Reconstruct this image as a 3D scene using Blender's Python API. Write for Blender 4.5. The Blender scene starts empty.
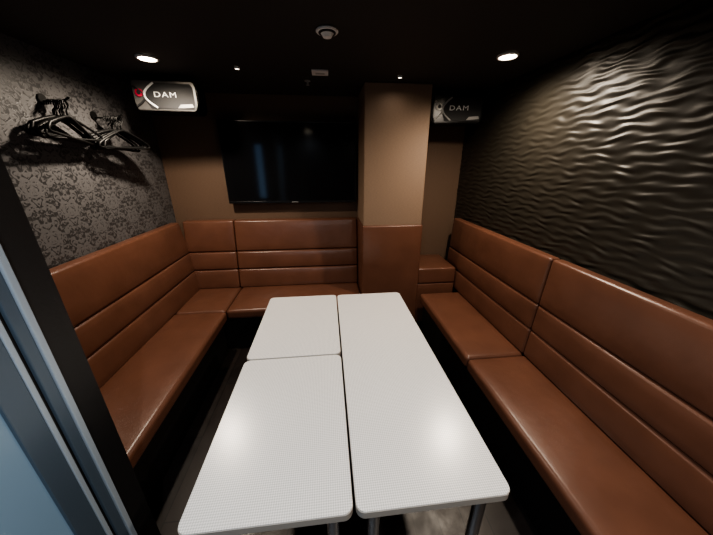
import bpy, bmesh, math, random
from mathutils import Vector, Matrix, Euler
random.seed(7)
S=bpy.context.scene
COL=S.collection
# ------------------------------------------------------------ materials
def nm(name):
    m=bpy.data.materials.new(name); m.use_nodes=True
    nt=m.node_tree; b=nt.nodes.get('Principled BSDF')
    return m,nt,b
def simple(name,col,rough=.5,metal=0.,emit=None,estr=0.,noise=0.0,nscale=40,spec=None):
    m,nt,b=nm(name)
    b.inputs['Base Color'].default_value=(*col,1)
    b.inputs['Roughness'].default_value=rough
    b.inputs['Metallic'].default_value=metal
    if spec is not None: b.inputs['Specular IOR Level'].default_value=spec
    if emit:
        b.inputs['Emission Color'].default_value=(*emit,1)
        b.inputs['Emission Strength'].default_value=estr
    if noise:
        tc=nt.nodes.new('ShaderNodeTexCoord'); n=nt.nodes.new('ShaderNodeTexNoise')
        n.inputs['Scale'].default_value=nscale; n.inputs['Detail'].default_value=4
        nt.links.new(tc.outputs['Object'],n.inputs['Vector'])
        bp=nt.nodes.new('ShaderNodeBump'); bp.inputs['Strength'].default_value=noise
        bp.inputs['Distance'].default_value=.002
        nt.links.new(n.outputs['Fac'],bp.inputs['Height']); nt.links.new(bp.outputs['Normal'],b.inputs['Normal'])
    return m
def ramp(nt,fac,stops):
    r=nt.nodes.new('ShaderNodeValToRGB')
    e=r.color_ramp.elements
    while len(e)<len(stops): e.new(.5)
    for i,(p,c) in enumerate(stops):
        e[i].position=p; e[i].color=(*c,1)
    nt.links.new(fac,r.inputs['Fac']); return r.outputs['Color']
def mth(nt,op,a,b=None,c=None):
    n=nt.nodes.new('ShaderNodeMath'); n.operation=op
    for i,v in enumerate((a,b,c)):
        if v is None: continue
        if isinstance(v,(int,float)): n.inputs[i].default_value=v
        else: nt.links.new(v,n.inputs[i])
    return n.outputs[0]
def coords(nt):
    tc=nt.nodes.new('ShaderNodeTexCoord'); s=nt.nodes.new('ShaderNodeSeparateXYZ')
    nt.links.new(tc.outputs['Object'],s.inputs[0]); return tc.outputs['Object'],s.outputs
def leather():
    m,nt,b=nm('brown_leatherette')
    o,_=coords(nt)
    n=nt.nodes.new('ShaderNodeTexNoise'); n.inputs['Scale'].default_value=6; n.inputs['Detail'].default_value=5
    nt.links.new(o,n.inputs['Vector'])
    c=ramp(nt,n.outputs['Fac'],[(.3,(.116,.050,.031)),(.7,(.145,.063,.039))])
    nt.links.new(c,b.inputs['Base Color'])
    v=nt.nodes.new('ShaderNodeTexVoronoi'); v.inputs['Scale'].default_value=420
    nt.links.new(o,v.inputs['Vector'])
    n2=nt.nodes.new('ShaderNodeTexNoise'); n2.inputs['Scale'].default_value=9; nt.links.new(o,n2.inputs['Vector'])
    h=mth(nt,'ADD',mth(nt,'MULTIPLY',v.outputs['Distance'],.12),mth(nt,'MULTIPLY',n2.outputs['Fac'],2.0))
    bp=nt.nodes.new('ShaderNodeBump'); bp.inputs['Strength'].default_value=.35; bp.inputs['Distance'].default_value=.004
    nt.links.new(h,bp.inputs['Height']); nt.links.new(bp.outputs['Normal'],b.inputs['Normal'])
    b.inputs['Roughness'].default_value=.32
    return m
def damask():
    m,nt,b=nm('damask_wallpaper')
    o,s=coords(nt)
    P,Q=.17,.26
    col=mth(nt,'FLOOR',mth(nt,'DIVIDE',mth(nt,'ADD',s['Y'],5+P/2),P))
    drop=mth(nt,'MULTIPLY',mth(nt,'MODULO',col,2),Q/2)
    u=mth(nt,'PINGPONG',mth(nt,'ADD',s['Y'],5),P/2)
    zz=mth(nt,'MODULO',mth(nt,'ADD',mth(nt,'ADD',s['Z'],5),drop),Q)
    cb=nt.nodes.new('ShaderNodeCombineXYZ'); nt.links.new(u,cb.inputs[1]); nt.links.new(zz,cb.inputs[2])
    n=nt.nodes.new('ShaderNodeTexNoise'); n.inputs['Scale'].default_value=26; n.inputs['Detail'].default_value=2.0
    n.inputs['Distortion'].default_value=2.2
    nt.links.new(cb.outputs[0],n.inputs['Vector'])
    du=mth(nt,'DIVIDE',u,P/2); dz=mth(nt,'DIVIDE',mth(nt,'SUBTRACT',zz,Q/2),Q/2)
    rr=mth(nt,'ADD',mth(nt,'MULTIPLY',du,du),mth(nt,'MULTIPLY',dz,dz))
    v=mth(nt,'ADD',n.outputs['Fac'],mth(nt,'MULTIPLY',rr,-.06))
    f=ramp(nt,v,[(.42,(0,0,0)),(.46,(1,1,1))])
    mx=nt.nodes.new('ShaderNodeMix'); mx.data_type='RGBA'
    nt.links.new(f,mx.inputs['Factor'])
    mx.inputs['A'].default_value=(.038,.037,.038,1); mx.inputs['B'].default_value=(.105,.102,.104,1)
    nt.links.new(mx.outputs['Result'],b.inputs['Base Color'])
    r=mth(nt,'ADD',mth(nt,'MULTIPLY',f,.15),.38); nt.links.new(r,b.inputs['Roughness'])
    bp=nt.nodes.new('ShaderNodeBump'); bp.inputs['Strength'].default_value=.3; bp.inputs['Distance'].default_value=.002
    nt.links.new(f,bp.inputs['Height']); nt.links.new(bp.outputs['Normal'],b.inputs['Normal'])
    return m
def weave(name,c1,c2,rough=.7):
    m,nt,b=nm(name)
    o,s=coords(nt)
    n=nt.nodes.new('ShaderNodeTexNoise'); n.inputs['Scale'].default_value=60; n.inputs['Detail'].default_value=6
    mp=nt.nodes.new('ShaderNodeMapping'); mp.inputs['Scale'].default_value=(1,1,5)
    nt.links.new(o,mp.inputs[0]); nt.links.new(mp.outputs[0],n.inputs['Vector'])
    c=ramp(nt,n.outputs['Fac'],[(.3,c1),(.7,c2)])
    nt.links.new(c,b.inputs['Base Color']); b.inputs['Roughness'].default_value=rough
    bp=nt.nodes.new('ShaderNodeBump'); bp.inputs['Strength'].default_value=.3; bp.inputs['Distance'].default_value=.002
    nt.links.new(n.outputs['Fac'],bp.inputs['Height']); nt.links.new(bp.outputs['Normal'],b.inputs['Normal'])
    return m
def tabletop():
    m,nt,b=nm('white_mesh_laminate')
    o,s=coords(nt)
    mp=nt.nodes.new('ShaderNodeMapping'); mp.inputs['Rotation'].default_value=(0,0,math.radians(45))
    nt.links.new(o,mp.inputs[0])
    ck=nt.nodes.new('ShaderNodeTexChecker'); ck.inputs['Scale'].default_value=200
    ck.inputs['Color1'].default_value=(.82,.80,.78,1); ck.inputs['Color2'].default_value=(.58,.565,.55,1)
    nt.links.new(mp.outputs[0],ck.inputs['Vector'])
    nt.links.new(ck.outputs['Color'],b.inputs['Base Color'])
    b.inputs['Roughness'].default_value=.26
    return m
def floorm():
    m,nt,b=nm('dark_wood_floor')
    o,s=coords(nt)
    mp=nt.nodes.new('ShaderNodeMapping'); mp.inputs['Rotation'].default_value=(0,0,math.radians(90))
    nt.links.new(o,mp.inputs[0])
    br=nt.nodes.new('ShaderNodeTexBrick'); br.inputs['Scale'].default_value=1
    br.inputs['Brick Width'].default_value=.9; br.inputs['Row Height'].default_value=.12
    br.inputs['Mortar Size'].default_value=.003
    br.inputs['Color1'].default_value=(.014,.010,.009,1); br.inputs['Color2'].default_value=(.026,.018,.015,1)
    br.inputs['Mortar'].default_value=(.004,.003,.003,1)
    nt.links.new(mp.outputs[0],br.inputs['Vector'])
    nt.links.new(br.outputs['Color'],b.inputs['Base Color'])
    n=nt.nodes.new('ShaderNodeTexNoise'); n.inputs['Scale'].default_value=14; n.inputs['Detail'].default_value=5
    nt.links.new(o,n.inputs['Vector'])
    nt.links.new(mth(nt,'ADD',mth(nt,'MULTIPLY',n.outputs['Fac'],.3),.26),b.inputs['Roughness'])
    return m
M_lea=leather(); M_dam=damask()
M_back=weave('brown_wall_fabric',(.105,.063,.040),(.14,.086,.056))
M_pil=weave('pillar_tan_fabric',(.185,.122,.082),(.235,.158,.108))
M_top=tabletop(); M_floor=floorm()
M_ceil=simple('black_ceiling',(.024,.019,.017),.75,noise=.3,nscale=80)
M_black=simple('black_paint',(.012,.011,.011),.5,noise=.3,nscale=60)
M_wave=simple('black_bronze_relief',(.024,.021,.016),.42,.12)
M_base=simple('black_kickboard',(.010,.009,.009),.45)
M_chrome=simple('chrome',(.75,.75,.76),.12,1.)
M_hook=simple('dark_hook_metal',(.03,.03,.03),.35,.8)
M_edge=simple('table_edge_band',(.42,.38,.34),.4)
M_bez=simple('gloss_black_plastic',(.008,.008,.009),.25)
M_scr=simple('tv_screen_glass',(.006,.006,.007),.09)
M_plast=simple('black_hanger_plastic',(.005,.005,.005),.45,spec=.25)
M_silver=simple('silver_plastic',(.40,.39,.38),.35,.3)
M_dsilver=simple('dark_silver_plastic',(.15,.145,.14),.3,.4)
M_grille=simple('speaker_grille',(.012,.012,.013),.6,noise=.8,nscale=400)
M_white=simple('white_print',(.8,.8,.8),.5)
M_offw=simple('white_fixture_plastic',(.72,.70,.68),.45)
M_glow=simple('downlight_lens',(.9,.9,.9),.5,emit=(1,.83,.62),estr=45)
M_glow2=simple('pinlight_lens',(.9,.9,.9),.5,emit=(1,.86,.70),estr=10)
M_alu=simple('pale_blue_door_frame',(.42,.48,.54),.4,.2)
M_alud=simple('blue_grey_door_stile',(.10,.135,.175),.35,.3)
M_bglass=simple('backlit_frosted_glass',(.16,.23,.29),.3,emit=(.34,.52,.74),estr=.10)
M_bwin=simple('hallway_lit_glass',(.25,.35,.45),.3,emit=(.25,.55,1.),estr=1.2)
M_red=simple('red_accent',(.5,.02,.06),.4)

# ------------------------------------------------------------ helpers
def empty(name,loc=(0,0,0)):
    e=bpy.data.objects.new(name,None); e.location=loc; e.empty_display_size=.1; COL.objects.link(e); return e
def addmesh(name,bm,mat,parent=None,smooth=False):
    me=bpy.data.meshes.new(name); bmesh.ops.recalc_face_normals(bm,faces=bm.faces[:])
    bm.to_mesh(me); bm.free()
    if mat: me.materials.append(mat)
    if smooth:
        for p in me.polygons: p.use_smooth=True
    o=bpy.data.objects.new(name,me); COL.objects.link(o)
    if parent:
        o.parent=parent; o.matrix_parent_inverse=Matrix.Translation(-parent.location)
    return o
def box(name,x0,x1,y0,y1,z0,z1,mat,parent=None,bev=0.,seg=2):
    bm=bmesh.new(); bmesh.ops.create_cube(bm,size=1)
    for v in bm.verts:
        v.co=Vector(((x0+x1)/2+v.co.x*(x1-x0),(y0+y1)/2+v.co.y*(y1-y0),(z0+z1)/2+v.co.z*(z1-z0)))
    if bev: bmesh.ops.bevel(bm,geom=bm.edges[:],offset=bev,segments=seg,affect='EDGES',profile=.5)
    return addmesh(name,bm,mat,parent)
def cushion(name,x0,x1,y0,y1,z0,z1,mat,parent,r=.022,crown=(0,0,0),fn=None):
    """rounded padded box; crown puffs out the face on the side given by its sign"""
    c=Vector(((x0+x1)/2,(y0+y1)/2,(z0+z1)/2)); h=[(x1-x0)/2,(y1-y0)/2,(z1-z0)/2]
    r=min(r,min(h)*.95)
    def lst(hh):
        n=max(4,min(24,int(2*hh/.06)))
        a=[-hh,-hh+r*.12,-hh+r*.35,-hh+r*.65]
        mid=[-hh+r+(2*hh-2*r)*i/n for i in range(n+1)]
        return a+mid+[-x for x in reversed(a)]
    L=[lst(q) for q in h]
    bm=bmesh.new(); cache={}
    def vert(p):
        k=tuple(round(q,6) for q in p)
        if k in cache: return cache[k]
        inn=Vector([max(-h[i]+r,min(h[i]-r,p[i])) for i in range(3)])
        d=Vector(p)-inn
        if d.length>1e-9: d=d.normalized()*r
        q=inn+d
        for ax in range(3):
            if crown[ax]:
                o=[i for i in range(3) if i!=ax]
                w=1
                for i in o: w*=max(0,1-abs(p[i]/h[i])**3)
                t=p[ax]/h[ax]
                if t*crown[ax]>0: q[ax]+=crown[ax]*w*abs(t)
        q+=c
        if fn: q=fn(q)
        v=bm.verts.new(q); cache[k]=v; return v
    for ax in range(3):
        a,b=[i for i in range(3) if i!=ax]
        for s in (-1,1):
            for i in range(len(L[a])-1):
                for j in range(len(L[b])-1):
                    vs=[]
                    for (ii,jj) in ((i,j),(i+1,j),(i+1,j+1),(i,j+1)):
                        p=[0,0,0]; p[ax]=s*h[ax]; p[a]=L[a][ii]; p[b]=L[b][jj]; vs.append(vert(p))
                    try: bm.faces.new(vs)
                    except ValueError: pass
    return addmesh(name,bm,mat,parent,True)
def cyl(name,c,r,h,mat,parent=None,axis='Z',seg=32,r2=None,bev=0):
    bm=bmesh.new(); bmesh.ops.create_cone(bm,cap_ends=True,segments=seg,radius1=r,radius2=r if r2 is None else r2,depth=h)
    if bev:
        ed=[e for e in bm.edges if abs(e.verts[0].co.z-e.verts[1].co.z)<1e-6]
        bmesh.ops.bevel(bm,geom=ed,offset=bev,segments=2,affect='EDGES')
    if axis=='Y': bmesh.ops.rotate(bm,verts=bm.verts,matrix=Matrix.Rotation(math.pi/2,3,'X'))
    if axis=='X': bmesh.ops.rotate(bm,verts=bm.verts,matrix=Matrix.Rotation(math.pi/2,3,'Y'))
    bmesh.ops.translate(bm,verts=bm.verts,vec=c)
    o=addmesh(name,bm,mat,parent,True)
    try: o.data.set_sharp_from_angle(angle=math.radians(40))
    except Exception: pass
    return o
def ring(name,c,r0,r1,h,mat,parent,seg=40):
    bm=bmesh.new(); V=[]
    for i in range(seg):
        a=2*math.pi*i/seg; ca,sa=math.cos(a),math.sin(a)
        V.append([bm.verts.new((c[0]+ca*r,c[1]+sa*r,c[2]+z)) for r,z in ((r0,h/2),(r1,h/2),(r1,-h*.1),(r1*.93,-h/2),(r0*1.04,-h/2),(r0,-h*.2))])
    for i in range(seg):
        A=V[i];B=V[(i+1)%seg]
        for k in range(6): bm.faces.new((A[k],A[(k+1)%6],B[(k+1)%6],B[k]))
    return addmesh(name,bm,mat,parent,True)
def tube(name,pts,r,mat,parent,cyclic=False,kind='POLY'):
    cu=bpy.data.curves.new(name,'CURVE'); cu.dimensions='3D'; cu.bevel_depth=r; cu.bevel_resolution=3
    sp=cu.splines.new(kind)
    sp.points.add(len(pts)-1)
    for i,p in enumerate(pts): sp.points[i].co=(*p,1)
    if kind=='NURBS': sp.use_endpoint_u=True; sp.order_u=3
    sp.use_cyclic_u=cyclic; cu.materials.append(mat); cu.use_fill_caps=True
    o=bpy.data.objects.new(name,cu); COL.objects.link(o)
    if parent: o.parent=parent; o.matrix_parent_inverse=Matrix.Translation(-parent.location)
    return o
def poly_prism(name,pts,y0,y1,mat,parent,bev=0):
    bm=bmesh.new()
    a=[bm.verts.new((x,y0,z)) for x,z in pts]; b=[bm.verts.new((x,y1,z)) for x,z in pts]
    bm.faces.new(a); bm.faces.new(list(reversed(b)))
    n=len(pts)
    for i in range(n): bm.faces.new((a[i],b[i],b[(i+1)%n],a[(i+1)%n]))
    bmesh.ops.recalc_face_normals(bm,faces=bm.faces[:])
    if bev: bmesh.ops.bevel(bm,geom=bm.edges[:],offset=bev,segments=2,affect='EDGES')
    return addmesh(name,bm,mat,parent)

# ------------------------------------------------------------ dimensions
XL,XR,YB,YF,ZC=-1.50,1.39,2.90,-.45,2.20
H=1.62
# ------------------------------------------------------------ shell
box('floor',XL-.1,XR+.1,YF-.1,YB+.1,-.05,0,M_floor)
box('ceiling',XL-.1,XR+.1,YF-.1,YB+.1,ZC,ZC+.05,M_ceil)
box('wall_left',XL-.08,XL,.733,YB+.08,0,ZC,M_dam)
box('wall_back',XL,XR,YB,YB+.08,0,ZC,M_back)
box('wall_front',-.80,XR,YF-.08,YF,0,ZC,M_black)
# relief wall right: lens-shaped carved ripples
bm=bmesh.new(); NY,NZ=420,440
rows=[]
for j in range(NZ+1):
    z=ZC*j/NZ; row=[]
    for i in range(NY+1):
        y=YF+(YB-YF)*i/NY
        ph=2*math.pi*z/.041+.9*math.sin(2*math.pi*y/.17+2.6*math.sin(2*math.pi*z/.19))+.9*math.sin(2*math.pi*y/.33+2.1+2.3*math.sin(2*math.pi*z/.37))
        s=math.sin(ph)
        amp=.0019*(1+.7*math.sin(2*math.pi*y/.19+z*23)*math.sin(2*math.pi*y/.61-z*7))
        row.append(bm.verts.new((XR-.002-amp*(1+s) ,y,z)))
    rows.append(row)
for j in range(NZ):
    for i in range(NY):
        bm.faces.new((rows[j][i],rows[j+1][i],rows[j+1][i+1],rows[j][i+1]))
B=[bm.verts.new(p) for p in ((XR+.08,YF,0),(XR+.08,YB,0),(XR+.08,YB,ZC),(XR+.08,YF,ZC))]
bm.faces.new(B)
me=bpy.data.meshes.new('wall_right'); bm.to_mesh(me); bm.free(); me.materials.append(M_wave)
for p in me.polygons: p.use_smooth=True
COL.objects.link(bpy.data.objects.new('wall_right',me))

# entry return wall (left foreground) with door
XE=-.80
box('wall_entry_return',XL,XE,.733,.825,0,ZC,M_black)
w=box('wall_entry_side',XE-.08,XE,YF,-.16,0,ZC,M_black)
box('wall_entry_head',XE-.08,XE,-.16,.733,2.08,ZC,M_black)
d=empty('door_1',(XE-.03,.3,0))
box('jamb_strike',XE-.04,XE+.010,.712,.732,0,2.08,M_alu,d,.003)
box('jamb_stop',XE-.04,XE+.004,.680,.7115,0,2.08,M_alud,d,.003)
box('jamb_hinge',XE-.04,XE+.012,-.158,-.11,0,2.08,M_alud,d,.003)
box('jamb_head',XE-.04,XE+.012,-.11,.68,2.03,2.078,M_alud,d,.003)
box('gasket',XE-.038,XE-.005,.666,.6795,.012,2.02,M_black,d)
box('stile_edge',XE-.03,XE+.006,.650,.665,.012,2.02,M_alu,d,.003)
box('stile_1',XE-.03,XE+.004,.585,.6495,.012,2.02,M_alud,d,.003)
box('stile_2',XE-.03,XE+.005,-.105,-.03,.012,2.02,M_alud,d,.004)
box('rail_top',XE-.03,XE+.005,-.03,.585,1.94,2.02,M_alud,d,.004)
box('rail_bottom',XE-.03,XE+.005,-.03,.585,.012,.16,M_alud,d,.004)
box('frosted_pane',XE-.016,XE-.004,-.03,.585,.16,1.94,M_bglass,d)
cyl('handle_bar',(XE+.045,.25,1.05),.011,.5,M_chrome,d)
for z in (.84,1.26): cyl('handle_post',(XE+.022,.25,z),.008,.045,M_chrome,d,'X')
w1=empty('window_1',(-1.03,.83,1.5))
box('pane',-1.085,-.985,.827,.833,1.10,1.90,M_bwin,w1)
for a in ((-1.10,-1.085,1.085,1.915),(-.985,-.97,1.085,1.915),(-1.085,-.985,1.085,1.10),(-1.085,-.985,1.90,1.915)):
    box('frame',a[0],a[1],.8255,.834,a[2],a[3],M_base,w1)

# pillar
p=empty('wall_pillar',(.58,2.65,0))
box('shaft',.315,.845,2.40,2.895,1.10,ZC-.002,M_pil,p,.006)
cushion('padded_front_panel',.305,.857,2.385,2.89,.09,1.105,M_lea,p,.014,crown=(0,-.006,0))
box('plinth',.33,.84,2.41,2.89,0,.09,M_base,p)

# ------------------------------------------------------------ sofas
PAN=[(.425,.615),(.619,.795),(.799,1.10)]
s=empty('leather_bench_sofa',(-1.15,1.5,0))
def leanL(q):
    if q.x>-1.45: q.x+=.10*(1.1-q.z)/.68
    return q
cushion('seat_cushion',-1.40,-.90,.84,2.205,.335,.425,M_lea,s,.025,(0,0,.010))
for (y0,y1) in [(.84,2.77)]:
    for z0,z1 in PAN: cushion('back_panel',-1.488,-1.412,y0,y1,z0,z1,M_lea,s,.016,(.008,0,0),leanL)
box('base',-1.485,-.95,.84,2.20,0,.334,M_base,s)
s=empty('leather_bench_sofa',(-.5,2.5,0))
def leanB(q):
    if q.y<2.86: q.y-=.11*(1.1-q.z)/.68
    return q
cushion('seat_cushion_corner',-1.40,-.915,2.21,2.74,.335,.425,M_lea,s,.025,(0,0,.010))
cushion('seat_cushion',-.91,.300,2.21,2.74,.335,.425,M_lea,s,.025,(0,0,.010))
for x0,x1 in ((-1.400,-.925),(-.92,.300)):
    for z0,z1 in PAN: cushion('back_panel',x0,x1,2.80,2.890,z0,z1,M_lea,s,.016,(0,-.008,0),leanB)
box('base',-1.40,.300,2.26,2.78,0,.334,M_base,s)
s=empty('leather_bench_sofa',(1.1,1.2,0))
def leanR(q):
    if q.x<1.34: q.x-=.035*(1.1-q.z)/.68
    return q
for y0,y1 in ((-.40,1.395),(1.40,2.375)):
    cushion('seat_cushion',.878,1.285,y0,y1,.335,.425,M_lea,s,.025,(0,0,.010))
for y0,y1 in ((-.40,1.395),(1.40,2.72)):
    for z0,z1 in PAN: cushion('back_panel',1.298,1.366,y0,y1,z0,z1,M_lea,s,.016,(-.008,0,0),leanR)
box('base',.925,1.30,-.40,2.37,0,.334,M_base,s)
s=empty('padded_corner_box',(1.06,2.6,0))
cushion('pad',.865,1.25,2.43,2.88,.50,.66,M_lea,s,.018,(0,0,.006))
cushion('front',.865,1.25,2.435,2.88,.06,.497,M_lea,s,.012)
box('base',.875,1.24,2.45,2.88,0,.06,M_base,s)

# ------------------------------------------------------------ tables
def table(x0,x1,y0,y1,zt=.67):
    e=empty('table',((x0+x1)/2,(y0+y1)/2,0))
    def slab(name,z0,z1,ins,mat,r=.028):
        bm=bmesh.new(); pts=[]
        for cx,cy,a0 in ((x1-ins-r,y1-ins-r,0),(x0+ins+r,y1-ins-r,90),(x0+ins+r,y0+ins+r,180),(x1-ins-r,y0+ins+r,270)):
            for k in range(7):
                a=math.radians(a0+90*k/6); pts.append((cx+r*math.cos(a),cy+r*math.sin(a)))
        n=len(pts)
        t=[bm.verts.new((*q,z1)) for q in pts]; b=[bm.verts.new((*q,z0)) for q in pts]
        bm.faces.new(t); bm.faces.new(list(reversed(b)))
        for i in range(n): bm.faces.new((t[i],b[i],b[(i+1)%n],t[(i+1)%n]))
        return addmesh(name,bm,mat,e)
    slab('top_laminate',zt-.004,zt,.0015,M_top)
    slab('top_edge_band',zt-.030,zt-.0042,0,M_edge)
    box('apron',x0+.06,x1-.06,y0+.05,y1-.05,zt-.055,zt-.0305,M_base,e)
    for lx in (x0+.062,x1-.062):
        for ly in (y0+.055,y1-.055):
            cyl('leg',(lx,ly,(zt-.03)/2+.006),.021,zt-.045,M_chrome,e,seg=28)
            cyl('foot',(lx,ly,.006),.026,.012,M_base,e,seg=28)
            cyl('flange',(lx,ly,zt-.034),.036,.006,M_chrome,e,seg=28)
table(.052,.540,.493,1.925)
table(-.450,.044,.493,1.212)
table(-.450,.044,1.220,1.930)

# ------------------------------------------------------------ TV
t=empty('wall_mounted_tv',(-.31,2.85,1.61))
box('cabinet',-.935,.295,2.815,2.845,1.262,1.982,M_bez,t,.004)
box('screen',-.923,.283,2.8125,2.8148,1.282,1.970,M_scr,t)
for a in ((-.935,-.923,1.262,1.982),(.283,.295,1.262,1.982),(-.923,.283,1.970,1.982),(-.923,.283,1.262,1.282)):
    box('bezel',a[0],a[1],2.808,2.8148,a[2],a[3],M_bez,t,.0015)
box('rear_housing',-.7,.1,2.845,2.872,1.33,1.80,M_bez,t,.006)
box('wall_bracket',-.5,-.1,2.872,2.899,1.42,1.75,M_base,t)
box('status_strip',-.34,-.28,2.8065,2.808,1.268,1.274,M_silver,t)

# ------------------------------------------------------------ speakers
def speaker(cx,cy,cz,w,h,dp,bright,rotz):
    e=empty('wall_speaker',(cx,cy,cz))
    hw,hh=w/2,h/2
    out=[(-hw,-hh*.55),(-hw*.93,-hh),(hw*.90,-hh),(hw,-hh*.62),(hw,hh*.72),(hw*.94,hh),(-hw*.93,hh),(-hw,hh*.85)]
    loc=[]
    def P(name,pts,y0,y1,mat,bev=0): o=poly_prism(name,pts,y0,y1,mat,None,bev); loc.append(o); return o
    P('cabinet',out,-dp/2,dp/2,M_bez,.008)
    P('front_baffle',[(x*.97,z*.95) for x,z in out],-dp/2-.012,-dp/2-.0005,M_dsilver if bright else M_bez,.004)
    g=[(-hw*.50,-hh*.84),(hw*.86,-hh*.84),(hw*.91,-hh*.5),(hw*.91,hh*.55),(hw*.84,hh*.80),(-hw*.35,hh*.80),(-hw*.56,hh*.2),(-hw*.60,-hh*.4)]
    P('woofer_grille',g,-dp/2-.017,-dp/2-.0122,M_grille,.002)
    P('badge_bar',[(hw*.35,-hh*.78),(hw*.86,-hh*.70),(hw*.82,-hh*.50),(hw*.45,-hh*.55)],-dp/2-.020,-dp/2-.0175,M_silver,0)
    y=-dp/2-.019
    pts=[(hw*(-.28-.34*math.sin(math.pi*k/14)),y,hh*(.80-1.6*k/14)) for k in range(15)]
    o=tube('swirl_trim',pts,.0065,M_white if bright else M_silver,None); loc.append(o)
    pts=[(hw*(-.92+.30*math.sin(math.pi*k/14)),y,hh*(.55-1.3*k/14)) for k in range(15)]
    o=tube('swirl_trim',pts,.006,M_grille if bright else M_silver,None); loc.append(o)
    o=cyl('tweeter_ring',(-hw*.76,y,hh*.15),.024,.008,M_red if bright else M_silver,None,'Y'); loc.append(o)
    o=cyl('tweeter_dome',(-hw*.76,y-.004,hh*.15),.013,.008,M_grille,None,'Y'); loc.append(o)
    cu=bpy.data.curves.new('badge_text','FONT'); cu.body='DAM'; cu.size=h*.24; cu.extrude=.001; cu.align_x='CENTER'; cu.align_y='CENTER'
    cu.space_character=1.2
    cu.materials.append(M_white); o=bpy.data.objects.new('badge_text',cu); COL.objects.link(o)
    o.rotation_euler=(math.pi/2,0,0); o.location=(hw*.02,y-.0005,hh*.05); o.scale=(1.35,1,1); loc.append(o)
    e.rotation_euler=Euler((0,0,rotz))
    for o in loc: o.parent=e; o.matrix_parent_inverse=Matrix()
    top=ZC-cz
    b=cyl('ceiling_bracket_rod',(0,.02,(hh+top)/2-.002),.014,max(.004,top-hh),M_base,None); b.parent=e
    b=box('ceiling_bracket_plate',-.05,.05,-.03,.07,top-.006,top-.0015,M_base,None); b.parent=e
    return e
speaker(-1.100,2.45,2.063,.41,.19,.20,True,math.radians(4))
speaker(1.120,2.60,2.045,.42,.21,.20,False,math.radians(-6))

# ------------------------------------------------------------ coat hangers
def hanger(parent,off,tilt,yaw,w=.20):
    hook=[(0,.022*math.cos(math.radians(a)),.022*math.sin(math.radians(a))-.024) for a in range(200,-71,-18)]
    neck=[(0,0,-.055),(0,0,-.085)]
    sh=[(0,.03,-.092),(0,.09,-.118),(0,.15,-.148),(0,w,-.168),(0,w+.010,-.182),(0,w-.004,-.192)]
    body=[(0,0,-.084)]+sh+[(0,0,-.194)]+[(0,-y,z) for _,y,z in reversed(sh)]
    M=Matrix.Rotation(yaw,4,'Z')@Matrix.Rotation(tilt,4,'X')
    T=Vector(parent.location)+Vector((off,0,0))
    def tr(L): return [tuple(T+(M@Vector(q))) for q in L]
    tube('hook_wire',tr(hook+neck),.0035,M_plast,parent)
    tube('hanger_frame',tr(body),.0075,M_plast,parent,cyclic=True)
for (y,z,n,yb,o0) in ((1.86,1.945,8,0,.020),(2.20,1.915,8,-14,.060)):
    e=empty('coat_hanger_bunch',(XL+.02,y,z))
    cyl('hook_plate',(XL+.006,y,z+.0),.026,.010,M_hook,e,'X',bev=.002)
    tube('hook_arm',[(XL+.008,y,z-.01),(XL+.05,y,z-.012),(XL+o0+.10,y,z-.006),(XL+o0+.12,y,z+.012)],.0055,M_hook,e,kind='NURBS')
    for i in range(n):
        hanger(e,o0+.0105*i,math.radians(random.uniform(-8,8)),math.radians(yb+(random.uniform(-12,12) if i>3 else random.uniform(-1,1))),.175+random.uniform(-.02,.01))

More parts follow.
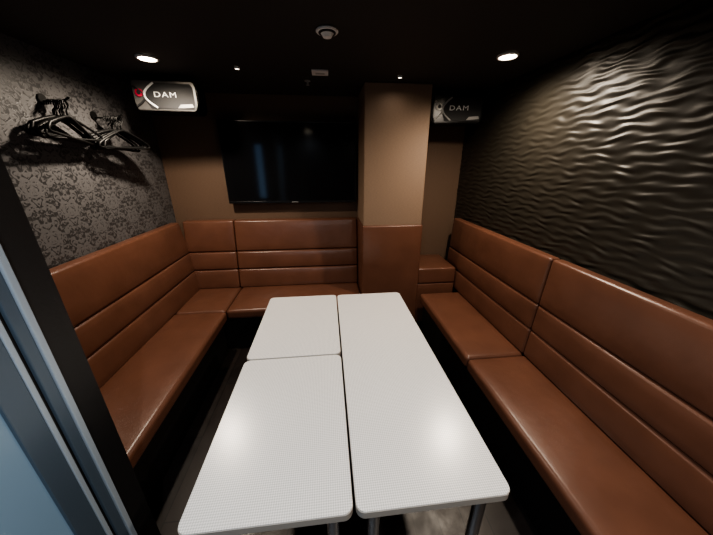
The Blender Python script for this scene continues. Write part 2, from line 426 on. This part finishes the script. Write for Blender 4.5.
# ------------------------------------------------------------ ceiling fittings & lamps
def downlight(x,y,r,power,glow,name='ceiling_downlight',ang=170,col=(1,.87,.73),blend=.9):
    e=empty(name,(x,y,ZC))
    ring('trim_ring',(x,y,ZC-.007),r,r*1.3,.012,M_offw,e)
    cyl('lens',(x,y,ZC-.006),r*.98,.006,glow,e)
    L=bpy.data.lights.new('lamp','SPOT'); L.energy=power; L.color=col; L.spot_size=math.radians(ang); L.spot_blend=blend
    L.shadow_soft_size=r*.8
    o=bpy.data.objects.new('lamp',L); COL.objects.link(o); o.parent=e; o.location=(0,0,-.035)
downlight(-1.005,2.035,.045,78,M_glow,col=(1,.86,.70))
downlight(1.055,1.787,.045,78,M_glow,col=(1,.86,.70))
downlight(-.30,-.10,.040,60,M_glow,col=(.78,.89,1))  # unseen cool lamp added to light the door side, standing in for hallway light
downlight(.75,.0,.040,52,M_glow,col=(1,.90,.78))
downlight(-.54,2.16,.013,1.5,M_glow2,'ceiling_pinlight')
downlight(.544,2.24,.013,1.0,M_glow2,'ceiling_pinlight')
e=empty('smoke_detector',(.03,1.58,ZC))
cyl('base_plate',(.03,1.58,ZC-.006),.052,.010,M_offw,e,bev=.003)
cyl('chamber',(.03,1.58,ZC-.020),.020,.018,M_offw,e,r2=.032)
ring('vent_ring',(.03,1.58,ZC-.014),.030,.040,.006,M_base,e)
e=empty('ceiling_sensor_plate',(-.014,2.20,ZC))
box('plate',-.069,.041,2.15,2.25,ZC-.012,ZC-.001,M_offw,e,.003)
box('slot',-.044,.016,2.185,2.215,ZC-.014,ZC-.0125,M_silver,e)
e=empty('fire_sprinkler_head',(-.11,2.42,ZC))
cyl('escutcheon',(-.11,2.42,ZC-.004),.022,.006,M_silver,e)
cyl('head',(-.11,2.42,ZC-.018),.008,.022,M_silver,e)
cyl('deflector',(-.11,2.42,ZC-.030),.014,.002,M_silver,e)

# world
W=bpy.data.worlds.new('world'); S.world=W; W.use_nodes=True
W.node_tree.nodes['Background'].inputs[0].default_value=(.02,.025,.03,1)
W.node_tree.nodes['Background'].inputs[1].default_value=.3

# camera
f=275.; th=math.atan(31*.936/f); ph=math.atan(103.5/f)
F=Vector((math.sin(th)*math.cos(ph),math.cos(th)*math.cos(ph),-math.sin(ph)))
R=Vector((math.cos(th),-math.sin(th),0)); U=R.cross(F)
cam=bpy.data.cameras.new('camera'); cam.sensor_width=36; cam.lens=36*f/713; cam.clip_start=.02
co=bpy.data.objects.new('camera',cam); COL.objects.link(co)
mt=Matrix((R,U,-F)).transposed().to_4x4(); mt.translation=(0,0,H); co.matrix_world=mt
S.camera=co
try: S.view_settings.look='AgX - Medium High Contrast'
except Exception as ex: print(ex)
